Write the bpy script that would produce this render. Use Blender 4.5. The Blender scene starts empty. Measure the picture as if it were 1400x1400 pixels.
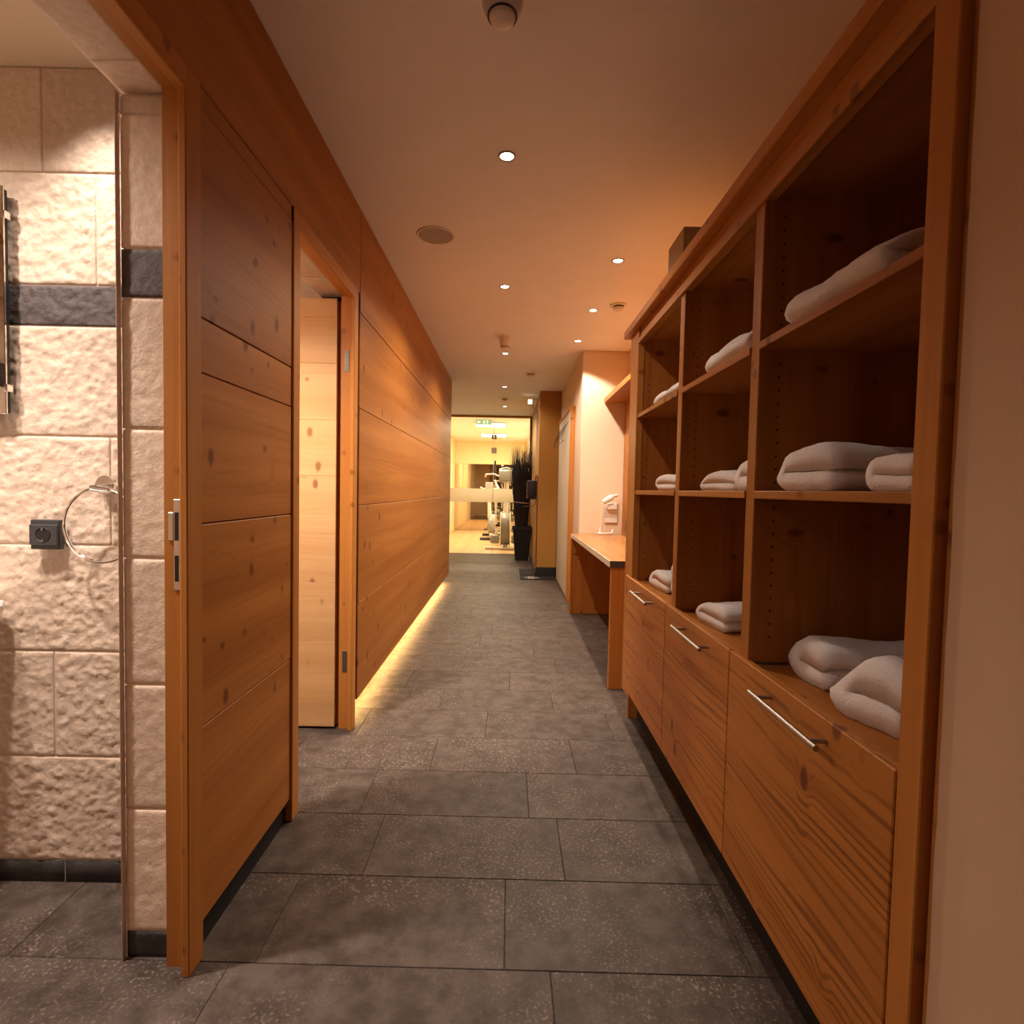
import bpy, bmesh, math, random
from mathutils import Vector, Matrix, noise
random.seed(7)
S = bpy.context.scene
COL = S.collection
# ------------------------------------------------------------------ camera, world, exposure
FPX, YAW, PITCH, ROLL, CAMH = 739.74, -.0047, -.0406, .0203, 1.1521
def cam_matrix():
    c, s = math.cos(YAW), math.sin(YAW); A = Matrix(((c, s, 0), (-s, c, 0), (0, 0, 1)))
    c, s = math.cos(PITCH), math.sin(PITCH); Bm = Matrix(((1, 0, 0), (0, c, s), (0, -s, c)))
    c, s = math.cos(ROLL), math.sin(ROLL); Cm = Matrix(((c, 0, s), (0, 1, 0), (-s, 0, c)))
    R = Cm @ Bm @ A
    right, fwd, up = R[0], R[1], R[2]
    M = Matrix((right, up, -fwd)).transposed().to_4x4()
    M.translation = (0, 0, CAMH)
    return M
cd = bpy.data.cameras.new('camera'); cam = bpy.data.objects.new('camera', cd); COL.objects.link(cam)
cd.sensor_fit = 'HORIZONTAL'; cd.sensor_width = 36; cd.lens = FPX / 1400 * 36; cd.clip_start = .02; cd.clip_end = 60
cam.matrix_world = cam_matrix(); S.camera = cam
w = bpy.data.worlds.new('world'); S.world = w; w.use_nodes = True
w.node_tree.nodes['Background'].inputs[0].default_value = (0, 0, 0, 1)
w.node_tree.nodes['Background'].inputs[1].default_value = 0
S.view_settings.view_transform = 'Standard'; S.view_settings.look = 'None'
S.view_settings.gamma = 1; S.view_settings.use_curve_mapping = False
S.view_settings.exposure = 0.42
S.cycles.use_denoising = True
S.cycles.max_bounces = 10; S.cycles.diffuse_bounces = 7; S.cycles.glossy_bounces = 4
S.cycles.transparent_max_bounces = 12
S.cycles.sample_clamp_indirect = 4
WARM = (1, .83, .68); NEUTRAL = (1, .86, .78); GYM = (1, .84, .58); LEDC = (1, .60, .20)
E_CORR, E_CORR_FAR, E_DESK, E_BATH, E_ROOM2, E_LED, E_GYM = 29, 58, 78, 58, 178, 22, 60

# ------------------------------------------------------------------ dimensions
A = .729; AI = .911; B = .59; H = 2.468
Y_J1 = 1.262; Y_C1 = 1.219; Y_BW = 1.506; YD0, YD1 = 1.869, 2.56; Y_WEND = 6.63; Y_GL = 9.7
Z_SOF = 2.037; Z_HEAD = 2.015; Z_CAS = 2.068

# ------------------------------------------------------------------ materials
def newmat(name):
    m = bpy.data.materials.new(name); m.use_nodes = True
    nt = m.node_tree; bs = nt.nodes['Principled BSDF']
    return m, nt, bs
def nd(nt, t, **kw):
    n = nt.nodes.new(t)
    for k, v in kw.items(): setattr(n, k, v)
    return n
def mth(nt, op, a, b=None, c=None):
    n = nt.nodes.new('ShaderNodeMath'); n.operation = op
    for i, v in enumerate((a, b, c)):
        if v is None: continue
        if isinstance(v, (int, float)): n.inputs[i].default_value = v
        else: nt.links.new(v, n.inputs[i])
    return n.outputs[0]
def mixc(nt, fac, a, b, mode='MIX'):
    n = nt.nodes.new('ShaderNodeMix'); n.data_type = 'RGBA'; n.blend_type = mode
    for i, v in ((0, fac), (6, a), (7, b)):
        if isinstance(v, (int, float)): n.inputs[i].default_value = v
        elif isinstance(v, tuple): n.inputs[i].default_value = (*v, 1) if len(v) == 3 else v
        else: nt.links.new(v, n.inputs[i])
    return n.outputs[2]
def noise_n(nt, vec, scale, detail=3, rough=.55):
    n = nd(nt, 'ShaderNodeTexNoise'); n.inputs['Scale'].default_value = scale
    n.inputs['Detail'].default_value = detail; n.inputs['Roughness'].default_value = rough
    if vec is not None: nt.links.new(vec, n.inputs['Vector'])
    return n.outputs['Fac']
def sstep(nt, v, lo, hi):
    n = nd(nt, 'ShaderNodeMapRange'); n.interpolation_type = 'SMOOTHSTEP'
    nt.links.new(v, n.inputs[0]); n.inputs[1].default_value = lo; n.inputs[2].default_value = hi
    return n.outputs[0]
def objcoord(nt, rnd=True):
    tc = nd(nt, 'ShaderNodeTexCoord'); v = tc.outputs['Object']; r = None
    if rnd:
        oi = nd(nt, 'ShaderNodeObjectInfo'); r = oi.outputs['Random']
        vm = nd(nt, 'ShaderNodeVectorMath', operation='SCALE'); vm.inputs[0].default_value = (17.3, 31.1, 23.7)
        nt.links.new(r, vm.inputs['Scale'])
        va = nd(nt, 'ShaderNodeVectorMath', operation='ADD'); nt.links.new(v, va.inputs[0]); nt.links.new(vm.outputs[0], va.inputs[1])
        v = va.outputs[0]
    return v, r
def bump(nt, bs, h, strength, dist=.01):
    b = nd(nt, 'ShaderNodeBump'); b.inputs['Strength'].default_value = strength; b.inputs['Distance'].default_value = dist
    nt.links.new(h, b.inputs['Height']); nt.links.new(b.outputs[0], bs.inputs['Normal'])
def plain(name, col, rough=.5, metal=0, spec=.5, bump_s=0, bump_scale=200, emit=None, es=0):
    m, nt, bs = newmat(name)
    bs.inputs['Base Color'].default_value = (*col, 1); bs.inputs['Roughness'].default_value = rough
    bs.inputs['Metallic'].default_value = metal; bs.inputs['Specular IOR Level'].default_value = spec
    if emit: bs.inputs['Emission Color'].default_value = (*emit, 1); bs.inputs['Emission Strength'].default_value = es
    v, r = objcoord(nt)
    n = noise_n(nt, v, 6, 3)
    nt.links.new(mixc(nt, mth(nt, 'MULTIPLY', n, .25), col, tuple(c * .7 for c in col)), bs.inputs['Base Color'])
    if bump_s: bump(nt, bs, noise_n(nt, v, bump_scale, 4), bump_s, .004)
    return m
def wood(name, axis, light, mid, dark, rough=.46, lines=.2, freq=220, knots=1.0, spec=.2, warp=(18, 24)):
    m, nt, bs = newmat(name)
    v, r = objcoord(nt)
    sp = nd(nt, 'ShaderNodeSeparateXYZ'); nt.links.new(v, sp.inputs[0])
    o = list(sp.outputs); g = o['xyz'.index(axis)]; pq = [o[i] for i in range(3) if i != 'xyz'.index(axis)]
    def vec(sc, sg):
        c = nd(nt, 'ShaderNodeCombineXYZ')
        nt.links.new(mth(nt, 'MULTIPLY', pq[0], sc), c.inputs[0]); nt.links.new(mth(nt, 'MULTIPLY', pq[1], sc), c.inputs[1])
        nt.links.new(mth(nt, 'MULTIPLY', g, sg), c.inputs[2]); return c.outputs[0]
    n1 = noise_n(nt, vec(10, .5), 1, 4); n2 = noise_n(nt, vec(110, 2.5), 1, 3); n3 = noise_n(nt, vec(2.2, .5), 1, 2)
    def cells(sc, sg, r0, r1, rh, keep):
        vo = nd(nt, 'ShaderNodeTexVoronoi'); vo.inputs['Scale'].default_value = 1; nt.links.new(vec(sc, sg), vo.inputs['Vector'])
        cs = nd(nt, 'ShaderNodeSeparateColor'); nt.links.new(vo.outputs['Color'], cs.inputs[0])
        on = mth(nt, 'LESS_THAN', cs.outputs[0], keep); d = vo.outputs['Distance']
        return mth(nt, 'MULTIPLY', sstep(nt, d, r0, r1), on), mth(nt, 'MULTIPLY', sstep(nt, d, rh, .0), on)
    k1, h1 = cells(5.5, 9.5, .17, .08, .42, .75)
    k2, h2 = cells(12, 10, .16, .08, .35, .5)
    knot = mth(nt, 'MAXIMUM', k1, mth(nt, 'MULTIPLY', k2, .8)); halo = mth(nt, 'MAXIMUM', h1, mth(nt, 'MULTIPLY', h2, .6))
    cross = mth(nt, 'ADD', pq[0], pq[1])
    ph = mth(nt, 'MULTIPLY', cross, freq); n5 = noise_n(nt, vec(5, .35), 1, 1); ph = mth(nt, 'ADD', ph, mth(nt, 'MULTIPLY', n5, freq * .22))
    ph = mth(nt, 'ADD', ph, mth(nt, 'MULTIPLY', n1, warp[0])); ph = mth(nt, 'ADD', ph, mth(nt, 'MULTIPLY', n3, warp[1]))
    ph = mth(nt, 'ADD', ph, mth(nt, 'MULTIPLY', halo, 9.0))
    sn = mth(nt, 'SINE', ph)
    n4 = noise_n(nt, vec(26, 1.1), 1, 2)
    ln = mth(nt, 'MULTIPLY', sstep(nt, sn, -.1, .95), sstep(nt, n4, .36, .66))
    c = mixc(nt, sstep(nt, n1, .3, .72), light, mid)
    c = mixc(nt, mth(nt, 'MULTIPLY', n2, .28), c, mid)
    c = mixc(nt, mth(nt, 'MULTIPLY', ln, lines), c, dark)
    c = mixc(nt, mth(nt, 'MULTIPLY', halo, .25 * knots), c, mid)
    c = mixc(nt, mth(nt, 'MULTIPLY', knot, .8 * knots), c, (dark[0] * .72, dark[1] * .62, dark[2] * .6))
    hs = nd(nt, 'ShaderNodeHueSaturation'); nt.links.new(c, hs.inputs['Color'])
    nt.links.new(mth(nt, 'ADD', mth(nt, 'MULTIPLY', r, .22), .89), hs.inputs['Value'])
    nt.links.new(hs.outputs[0], bs.inputs['Base Color'])
    bs.inputs['Roughness'].default_value = rough; bs.inputs['Specular IOR Level'].default_value = spec
    bump(nt, bs, mth(nt, 'ADD', n2, mth(nt, 'MULTIPLY', ln, -.4)), .12, .003)
    return m
WL, WM, WD = (.48, .192, .040), (.34, .115, .019), (.17, .052, .008)
M = {}
for ax in 'xyz':
    M['wood_' + ax] = wood('pine_' + ax, ax, WL, WM, WD)
    M['hamper_' + ax] = wood('larch_' + ax, ax, (.55, .218, .044), (.43, .150, .025), (.19, .055, .009), lines=.75, freq=250, rough=.36, warp=(22, 60))
    M['casing_' + ax] = wood('casing_pine_' + ax, ax, (.54, .228, .052), (.44, .165, .032), (.24, .078, .013), lines=.12, knots=.8)
def stone(name, c1, c2, bs_, scale, rough=.75, fleck=0, spec=.3, dist=.01):
    m, nt, bs = newmat(name); v, r = objcoord(nt)
    n = noise_n(nt, v, scale, 6, .62); n2 = noise_n(nt, v, scale * .25, 4); n3 = noise_n(nt, v, scale * 9, 3, .6)
    c = mixc(nt, sstep(nt, n, .3, .7), c1, c2)
    c = mixc(nt, mth(nt, 'MULTIPLY', sstep(nt, n2, .4, .7), .45), c, c1)
    if fleck:
        nf = mth(nt, 'MULTIPLY', sstep(nt, n3, .52, .72), sstep(nt, n2, .38, .60))
        c = mixc(nt, mth(nt, 'MULTIPLY', nf, fleck), c, tuple(min(1, x * 2.3 + .02) for x in c2))
    hs = nd(nt, 'ShaderNodeHueSaturation'); nt.links.new(c, hs.inputs['Color'])
    nt.links.new(mth(nt, 'ADD', mth(nt, 'MULTIPLY', r, .2), .9), hs.inputs['Value'])
    nt.links.new(hs.outputs[0], bs.inputs['Base Color'])
    bs.inputs['Roughness'].default_value = rough; bs.inputs['Specular IOR Level'].default_value = spec
    bump(nt, bs, mth(nt, 'ADD', n, mth(nt, 'MULTIPLY', n3, .35)), bs_, dist)
    return m
M['floor_tile'] = stone('slate_floor', (.055, .038, .029), (.114, .086, .069), .5, 13, .55, fleck=.9, spec=.17, dist=.006)
M['grout_dark'] = plain('grout_dark', (.03, .026, .024), .9)
M['stone_beige'] = stone('split_stone_beige', (.66, .50, .37), (.76, .61, .48), .6, 60, .8, dist=.006)
M['stone_dark'] = stone('split_stone_dark', (.075, .058, .053), (.13, .105, .098), .6, 60, .6, dist=.006)
M['base_dark'] = stone('base_tile_dark', (.030, .026, .024), (.055, .048, .045), .3, 14, .5, fleck=.4)
M['grout_light'] = plain('grout_light', (.80, .66, .54), .9)
M['ceiling'] = plain('ceiling_paint', (.90, .88, .88), .85, bump_s=.05, bump_scale=60)
M['plaster'] = plain('lime_plaster', (.74, .58, .40), .8, bump_s=.25, bump_scale=14)
M['plaster_near'] = plain('lime_plaster_near', (.72, .50, .31), .8, bump_s=.2, bump_scale=18)
M['ochre'] = plain('ochre_paint', (.42, .20, .032), .75, bump_s=.12, bump_scale=30)
M['black'] = plain('black_board', (.012, .011, .011), .5)
M['black_matte'] = plain('black_matte', (.008, .006, .006), .7)
M['steel'] = plain('brushed_steel', (.42, .38, .35), .42, metal=1)
M['chrome'] = plain('chrome', (.85, .83, .80), .08, metal=1)
M['trim_metal'] = plain('trim_metal', (.55, .47, .40), .35, metal=1)
M['hinge_metal'] = plain('hinge_metal', (.22, .19, .16), .6, metal=1)
M['edge_trim'] = plain('edge_trim', (.60, .47, .36), .45)
M['white_plastic'] = plain('white_plastic', (.75, .70, .64), .4)
M['ceramic'] = plain('white_ceramic', (.85, .83, .80), .12)
M['grey_grille'] = plain('grey_grille', (.42, .37, .34), .7)
M['anthracite'] = plain('anthracite_plastic', (.05, .05, .052), .35)
M['card'] = plain('cardboard', (.42, .29, .14), .85)
M['bulb'] = plain('lit_bulb', (1, 1, 1), .5, emit=(1, .80, .55), es=25)
M['lit_panel'] = plain('lit_panel', (1, 1, 1), .5, emit=(1, .90, .70), es=6)
M['led'] = plain('led_tape', (1, .9, .7), .5, emit=(1, .70, .28), es=10)
M['exit_green'] = plain('exit_green', (.30, .5, .33), .5, emit=(.42, .62, .36), es=.55)
M['exit_white'] = plain('exit_white', (.8, .85, .75), .5, emit=(.8, .9, .65), es=.7)
M['gym_wall'] = plain('gym_yellow_paint', (.84, .70, .42), .8)
M['gym_white'] = plain('gym_white_paint', (.88, .84, .76), .8)
M['gym_floor'] = wood('gym_laminate', 'y', (.62, .42, .22), (.55, .35, .17), (.40, .24, .1), lines=.1, knots=.1)
M['machine_white'] = plain('machine_white', (.72, .68, .58), .35)
M['machine_grey'] = plain('machine_grey', (.30, .28, .25), .4)
M['twig'] = plain('twig_bark', (.020, .010, .007), .8)
M['string'] = plain('string', (.30, .17, .11), .8)
M['mat_fibre'] = plain('mat_fibre', (.012, .011, .010), .95, bump_s=.5, bump_scale=300)
M['mat_print'] = plain('mat_print', (.45, .42, .38), .9)
M['red_hose'] = plain('brown_hose', (.16, .035, .015), .5)
M['dark_hook'] = plain('dark_wire', (.05, .04, .035), .4, metal=.6)
M['pale_panel'] = plain('pale_panel', (.66, .60, .48), .5)
M['screw'] = plain('screw_dark', (.10, .08, .06), .4, metal=.8)
M['hole'] = plain('drilled_hole', (.02, .008, .004), .9)
def towel_mat():
    m, nt, bs = newmat('terry'); v, r = objcoord(nt)
    n = noise_n(nt, v, 300, 3, .75); n2 = noise_n(nt, v, 45, 4)
    c = mixc(nt, n, (.86, .80, .77), (.94, .90, .87)); nt.links.new(c, bs.inputs['Base Color'])
    bs.inputs['Roughness'].default_value = .95; bs.inputs['Specular IOR Level'].default_value = .1
    bs.inputs['Sheen Weight'].default_value = .3
    bump(nt, bs, mth(nt, 'ADD', n, mth(nt, 'MULTIPLY', n2, .9)), .6, .006); return m
M['terry'] = towel_mat()
def glass_mat(name, tint, frost=0):
    m = bpy.data.materials.new(name); m.use_nodes = True; nt = m.node_tree
    nt.nodes.remove(nt.nodes['Principled BSDF']); out = nt.nodes['Material Output']
    tr = nd(nt, 'ShaderNodeBsdfTransparent'); tr.inputs[0].default_value = (*tint, 1)
    gl = nd(nt, 'ShaderNodeBsdfGlossy'); gl.inputs['Roughness'].default_value = .02
    fr = nd(nt, 'ShaderNodeFresnel'); fr.inputs[0].default_value = 1.45
    mx = nd(nt, 'ShaderNodeMixShader'); nt.links.new(fr.outputs[0], mx.inputs[0]); nt.links.new(tr.outputs[0], mx.inputs[1]); nt.links.new(gl.outputs[0], mx.inputs[2])
    nt.links.new(mx.outputs[0], out.inputs[0]); return m
M['glass'] = glass_mat('clear_glass', (.96, .95, .92))
def frost_mat():
    m, nt, bs = newmat('frosted_film'); bs.inputs['Base Color'].default_value = (.85, .80, .68, 1); bs.inputs['Roughness'].default_value = .6
    out = nt.nodes['Material Output']; tl = nd(nt, 'ShaderNodeBsdfTranslucent'); tl.inputs[0].default_value = (.92, .87, .76, 1)
    mx = nd(nt, 'ShaderNodeMixShader'); mx.inputs[0].default_value = .8
    v, r = objcoord(nt); n = noise_n(nt, v, 8, 2); nt.links.new(mth(nt, 'ADD', mth(nt, 'MULTIPLY', n, .1), .75), mx.inputs[0])
    nt.links.new(bs.outputs[0], mx.inputs[1]); nt.links.new(tl.outputs[0], mx.inputs[2]); nt.links.new(mx.outputs[0], out.inputs[0]); return m
M['frost'] = frost_mat()
M['mirror'] = plain('mirror_silver', (.80, .76, .70), .015, metal=1)
M['mirror_tint'] = plain('mirror_tinted', (.62, .52, .40), .03, metal=1)

# ------------------------------------------------------------------ mesh builder
class MB:
    def __init__(s): s.bm = bmesh.new()
    def box(s, x0, x1, y0, y1, z0, z1, bev=0, seg=1):
        r = bmesh.ops.create_cube(s.bm, size=1); vs = r['verts']
        for v in vs: v.co = Vector(((x0 + x1) / 2 + v.co.x * (x1 - x0), (y0 + y1) / 2 + v.co.y * (y1 - y0), (z0 + z1) / 2 + v.co.z * (z1 - z0)))
        if bev:
            es = list({e for v in vs for e in v.link_edges})
            bmesh.ops.bevel(s.bm, geom=es, offset=bev, segments=seg, profile=.5, affect='EDGES')
        return s
    def prism(s, pts, axis, a0, a1, bev=0):
        """pts: outline in the plane across axis, given in (x,y,z) order without the axis."""
        def P(p, a):
            l = list(p); l.insert('xyz'.index(axis), a); return Vector(l)
        v0 = [s.bm.verts.new(P(p, a0)) for p in pts]; v1 = [s.bm.verts.new(P(p, a1)) for p in pts]
        n = len(pts); fs = [s.bm.faces.new(v0[::-1]), s.bm.faces.new(v1)]
        for i in range(n): fs.append(s.bm.faces.new((v0[i], v0[(i + 1) % n], v1[(i + 1) % n], v1[i])))
        bmesh.ops.recalc_face_normals(s.bm, faces=fs)
        if bev: bmesh.ops.bevel(s.bm, geom=list({e for f in fs for e in f.edges}), offset=bev, segments=1, affect='EDGES')
        return s
    def rings(s, rings, close=True, cap=True):
        rv = [[s.bm.verts.new(p) for p in r] for r in rings]; n = len(rv[0]); fs = []
        for a, b in zip(rv, rv[1:]):
            for i in range(n if close else n - 1): fs.append(s.bm.faces.new((a[i], a[(i + 1) % n], b[(i + 1) % n], b[i])))
        if cap: fs.append(s.bm.faces.new(rv[0][::-1])); fs.append(s.bm.faces.new(rv[-1]))
        bmesh.ops.recalc_face_normals(s.bm, faces=fs); return s
    def tube(s, pts, r, seg=10, cap=True, closed=False):
        pts = [Vector(p) for p in pts]; rr = r if isinstance(r, (list, tuple)) else [r] * len(pts); rs = []; pu = None; n = len(pts)
        for i, p in enumerate(pts):
            if closed: t = (pts[(i + 1) % n] - pts[i - 1]).normalized()
            else: t = (pts[min(i + 1, n - 1)] - pts[max(i - 1, 0)]).normalized()
            if pu is None: u = t.orthogonal().normalized()
            else: u = (pu - t * pu.dot(t)).normalized()
            pu = u; q = t.cross(u)
            rs.append([p + (u * math.cos(k * 2 * math.pi / seg) + q * math.sin(k * 2 * math.pi / seg)) * rr[i] for k in range(seg)])
        if closed: rs.append(rs[0]); return s.rings_closed(rs[:-1])
        return s.rings(rs, cap=cap)
    def rings_closed(s, rings):
        rv = [[s.bm.verts.new(p) for p in r] for r in rings]; n = len(rv[0]); m = len(rv); fs = []
        # match the start of each ring to its neighbour so that the seam does not twist
        for j in range(m):
            a, b = rv[j], rv[(j + 1) % m]
            k0 = min(range(n), key=lambda k: (a[0].co - b[k].co).length) if j == m - 1 else 0
            for i in range(n): fs.append(s.bm.faces.new((a[i], a[(i + 1) % n], b[(i + 1 + k0) % n], b[(i + k0) % n])))
        bmesh.ops.recalc_face_normals(s.bm, faces=fs); return s
    def lathe(s, prof, c=(0, 0, 0), axis='z', seg=28, cap=True):
        c = Vector(c); rs = []
        for r, h in prof:
            ring = []
            for k in range(seg):
                a = k * 2 * math.pi / seg; u, v = max(r, 1e-4) * math.cos(a), max(r, 1e-4) * math.sin(a)
                ring.append(c + Vector({'z': (u, v, h), 'y': (u, h, v), 'x': (h, u, v)}[axis]))
            rs.append(ring)
        return s.rings(rs, cap=cap)
def obj(name, mb, mat, parent=None, smooth=True, local=False, **props):
    me = bpy.data.meshes.new(name); 
    if parent is not None and not local:
        bmesh.ops.translate(mb.bm, verts=mb.bm.verts[:], vec=-Vector(WLOC.get(parent.name, (0, 0, 0))))
    mb.bm.to_mesh(me); mb.bm.free()
    if mat: me.materials.append(mat)
    if smooth:
        for p in me.polygons: p.use_smooth = True
        me.set_sharp_from_angle(angle=math.radians(35))
    o = bpy.data.objects.new(name, me); COL.objects.link(o)
    if parent is not None: o.parent = parent; WLOC[o.name] = WLOC.get(parent.name, (0, 0, 0))
    for k, v in props.items(): o[k] = v
    return o
WLOC = {}
def thing(name, loc, label, cat, group=None, rz=0):
    o = bpy.data.objects.new(name, None); o.empty_display_size = .05; COL.objects.link(o); o.location = loc; o.rotation_euler.z = rz
    o['label'] = label; o['category'] = cat
    if group: o['group'] = group
    WLOC[o.name] = tuple(loc); return o
def copy_tree(src, loc, label=None, rz=None):
    def cp(o, par):
        c = o.copy(); COL.objects.link(c)
        if par is not None: c.parent = par
        for ch in o.children: cp(ch, c)
        return c
    r = cp(src, None); r.location = loc
    if label: r['label'] = label
    if rz is not None: r.rotation_euler.z = rz
    return r
ST = dict(kind='structure')
def boxmb(*a, **k): return MB().box(*a, **k)

# ------------------------------------------------------------------ lights of the place and added fill
def spot(name, loc, energy, color, size=150, blend=.6, rad=.03, parent=None, tilt=(0, 0, 0)):
    l = bpy.data.lights.new(name, 'SPOT'); l.energy = energy; l.color = color; l.spot_size = math.radians(size); l.spot_blend = blend; l.shadow_soft_size = rad
    o = bpy.data.objects.new(name, l); COL.objects.link(o); o.location = loc; o.rotation_euler = tilt
    if parent is not None: o.parent = parent; o.location = Vector(loc) - Vector(WLOC[parent.name])
    return o

# ------------------------------------------------------------------ floor and its tiles
floor = obj('floor', boxmb(-3.2, 1.6, -1.8, Y_GL, -.12, -.002), M['grout_dark'], **ST)
TILT = -.0137
rowj = {-1: [-.651, .12], 0: [.0095], 1: [-.416], 2: [.09], 3: [.296], 4: [-.092], 5: [-.35], 6: [.02], 7: [-.28], 8: [-.41], 9: [-.206], 10: [-.125], 11: [-.455], 12: [-.345], 13: [-.077]}
def floor_tile(x0, x1, y0, y1):
    mb = MB(); g = .0010
    mb.box(x0 + g, x1 - g, y0 + g, y1 - g, -.011, 0, bev=.0012)
    for v in mb.bm.verts: v.co.y += TILT * v.co.x
    obj('tile', mb, M['floor_tile'], floor)
for r in range(-7, 28):
    y0 = 1.2544 + .303 * r; y1 = min(y0 + .303, Y_GL - .002)
    js = rowj.get(r, [random.uniform(-.5, .1)])
    xs = sorted(js); 
    while xs[0] > -1.75: xs.insert(0, xs[0] - .603)
    while xs[-1] < 1.08: xs.append(xs[-1] + .603)
    for a_, b_ in zip(xs, xs[1:]):
        if a_ > (.72 if r < 5 else 1.0): continue
        if r > 17 and b_ < -1.6: continue
        floor_tile(a_, b_, y0, y1)

# ------------------------------------------------------------------ ceiling
obj('ceiling', boxmb(-AI, 1.6, -1.8, Y_GL, H, H + .12), M['ceiling'], **ST)
obj('ceiling_hall', boxmb(-3.2, -AI, Y_WEND - .1, Y_GL, H, H + .12), M['ceiling'], **ST)
Z_BC = 2.27
obj('ceiling_washroom', boxmb(-2.6, -AI, .2, 3.5, Z_BC, Z_BC + .1), M['plaster'], **ST)

# ------------------------------------------------------------------ left wall: core, planks
wl = MB(); XC = -.748
for y0, y1, z0, z1 in ((-1.8, .45, .0, H), (.45, Y_J1 + .055, Z_SOF + .031, H), (Y_J1 + .055, YD0 - .02, 0, H), (YD0 - .02, YD1 + .03, Z_SOF + .031, H), (YD1 + .03, Y_WEND, .115, H)):
    wl.box(-AI + .006, XC, y0, y1, z0, z1)
wl.box(-AI + .006, -.83, YD1 + .03, Y_WEND, 0, .115)
wall_left = obj('wall_left', wl, M['black_matte'], **ST)
def plank(y0, y1, z0, z1, x=-.731):
    mb = boxmb(XC - .001, x + random.uniform(-.0012, .0012), y0, y1, z0 + .0012, z1 - .0012, bev=.0022)
    return obj('plank', mb, M['wood_y'], wall_left)
for z0, z1 in zip((.079, .566, 1.056, 1.413, 1.542), (.566, 1.056, 1.413, 1.542, 2.021)):
    plank(1.277, 1.812, z0, z1)
plank(-1.8, 2.618, 2.071, H - .002)
plank(1.281, 1.812, 2.0215, 2.0695)
for z0, z1 in zip((.05, .6, 1.1, 1.6), (.6, 1.1, 1.6, 2.07)): plank(-1.8, .39, z0, z1)
for z0, z1 in zip((.107, .588, 1.062, 1.532, 1.985), (.588, 1.062, 1.532, 1.985, H - .002)):
    plank(2.622, Y_WEND, z0, z1)
obj('end_panel', boxmb(-AI, -.735, Y_WEND + .0005, Y_WEND + .015, .107, H - .002, bev=.002), M['wood_z'], wall_left)
obj('baseboard_left', boxmb(-.80, -.765, 1.28, 1.81, 0, .1), M['black_matte'], **ST)
# rough under-edge of the far panel and the light tape
ue = MB(); ue.box(-.825, -.745, 2.625, Y_WEND, .1075, .1145)
obj('panel_underside', ue, M['casing_y'], wall_left)
led = thing('led_strip', (-.80, 2.64, .1), 'glowing warm yellow light tape under the long plank wall along the floor', 'light')
obj('tape', boxmb(-.812, -.800, 2.64, 6.6, .0985, .1065), M['led'], led)
def area_strip(parent):
    l = bpy.data.lights.new('strip_light', 'AREA'); l.shape = 'RECTANGLE'; l.size = .012; l.size_y = 3.95; l.energy = E_LED; l.color = LEDC
    o = bpy.data.objects.new('strip_light', l); COL.objects.link(o); o.parent = parent
    o.location = Vector((-.795, 4.62, .097)) - Vector(WLOC[parent.name]); o.rotation_euler = (0, math.radians(25), 0)
area_strip(led)

# ------------------------------------------------------------------ stone tiles
def stone_tile(name, parent, o, u, v, n, w, h, mat, amp, th=.004, res=.009, seed=0, gap=.0017):
    """A split-face tile: o = corner, u/v = unit axes across it, n = outward normal."""
    o, u, v, n = Vector(o), Vector(u), Vector(v), Vector(n); mb = MB(); bm = mb.bm
    w -= 2 * gap; h -= 2 * gap; o = o + u * gap + v * gap
    nu, nv = max(2, int(w / res)), max(2, int(h / res)); grid = []
    off = Vector((seed * 3.7, seed * 1.3, seed * 5.1))
    for j in range(nv + 1):
        row = []
        for i in range(nu + 1):
            p = o + u * (w * i / nu) + v * (h * j / nv); q = p + off
            d = noise.fractal(q * 42, .75, 2.2, 4) * .6 + noise.noise(q * 10) * .3 - abs(noise.noise(q * 60)) * .5
            e = min(i, nu - i, j, nv - j); ef = 1 if e > 1 else (.55 if e == 1 else 0)
            row.append(bm.verts.new(p + n * (th * (.55 if e == 0 else .75) + max(amp * (d * .55 + .15) * ef, -.0008))))
        grid.append(row)
    fs = []
    for j in range(nv):
        for i in range(nu): fs.append(bm.faces.new((grid[j][i], grid[j][i + 1], grid[j + 1][i + 1], grid[j + 1][i])))
    rim = grid[0][:] + [r[-1] for r in grid[1:]] + grid[-1][-2::-1] + [r[0] for r in grid[-2:0:-1]]
    back = []
    for k, vv in enumerate(rim):
        back.append(bm.verts.new(vv.co - n * ((vv.co - o).dot(n))))
    for k in range(len(rim)): fs.append(bm.faces.new((rim[k], back[k], back[(k + 1) % len(rim)], rim[(k + 1) % len(rim)])))
    bmesh.ops.recalc_face_normals(bm, faces=fs)
    ob = obj(name, mb, mat, parent, smooth=False)
    for p in ob.data.polygons: p.use_smooth = True
    return ob
ZR = [0, .0657, .368, .671, .973, 1.276, 1.578, 1.69, 1.99, 2.27]
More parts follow.
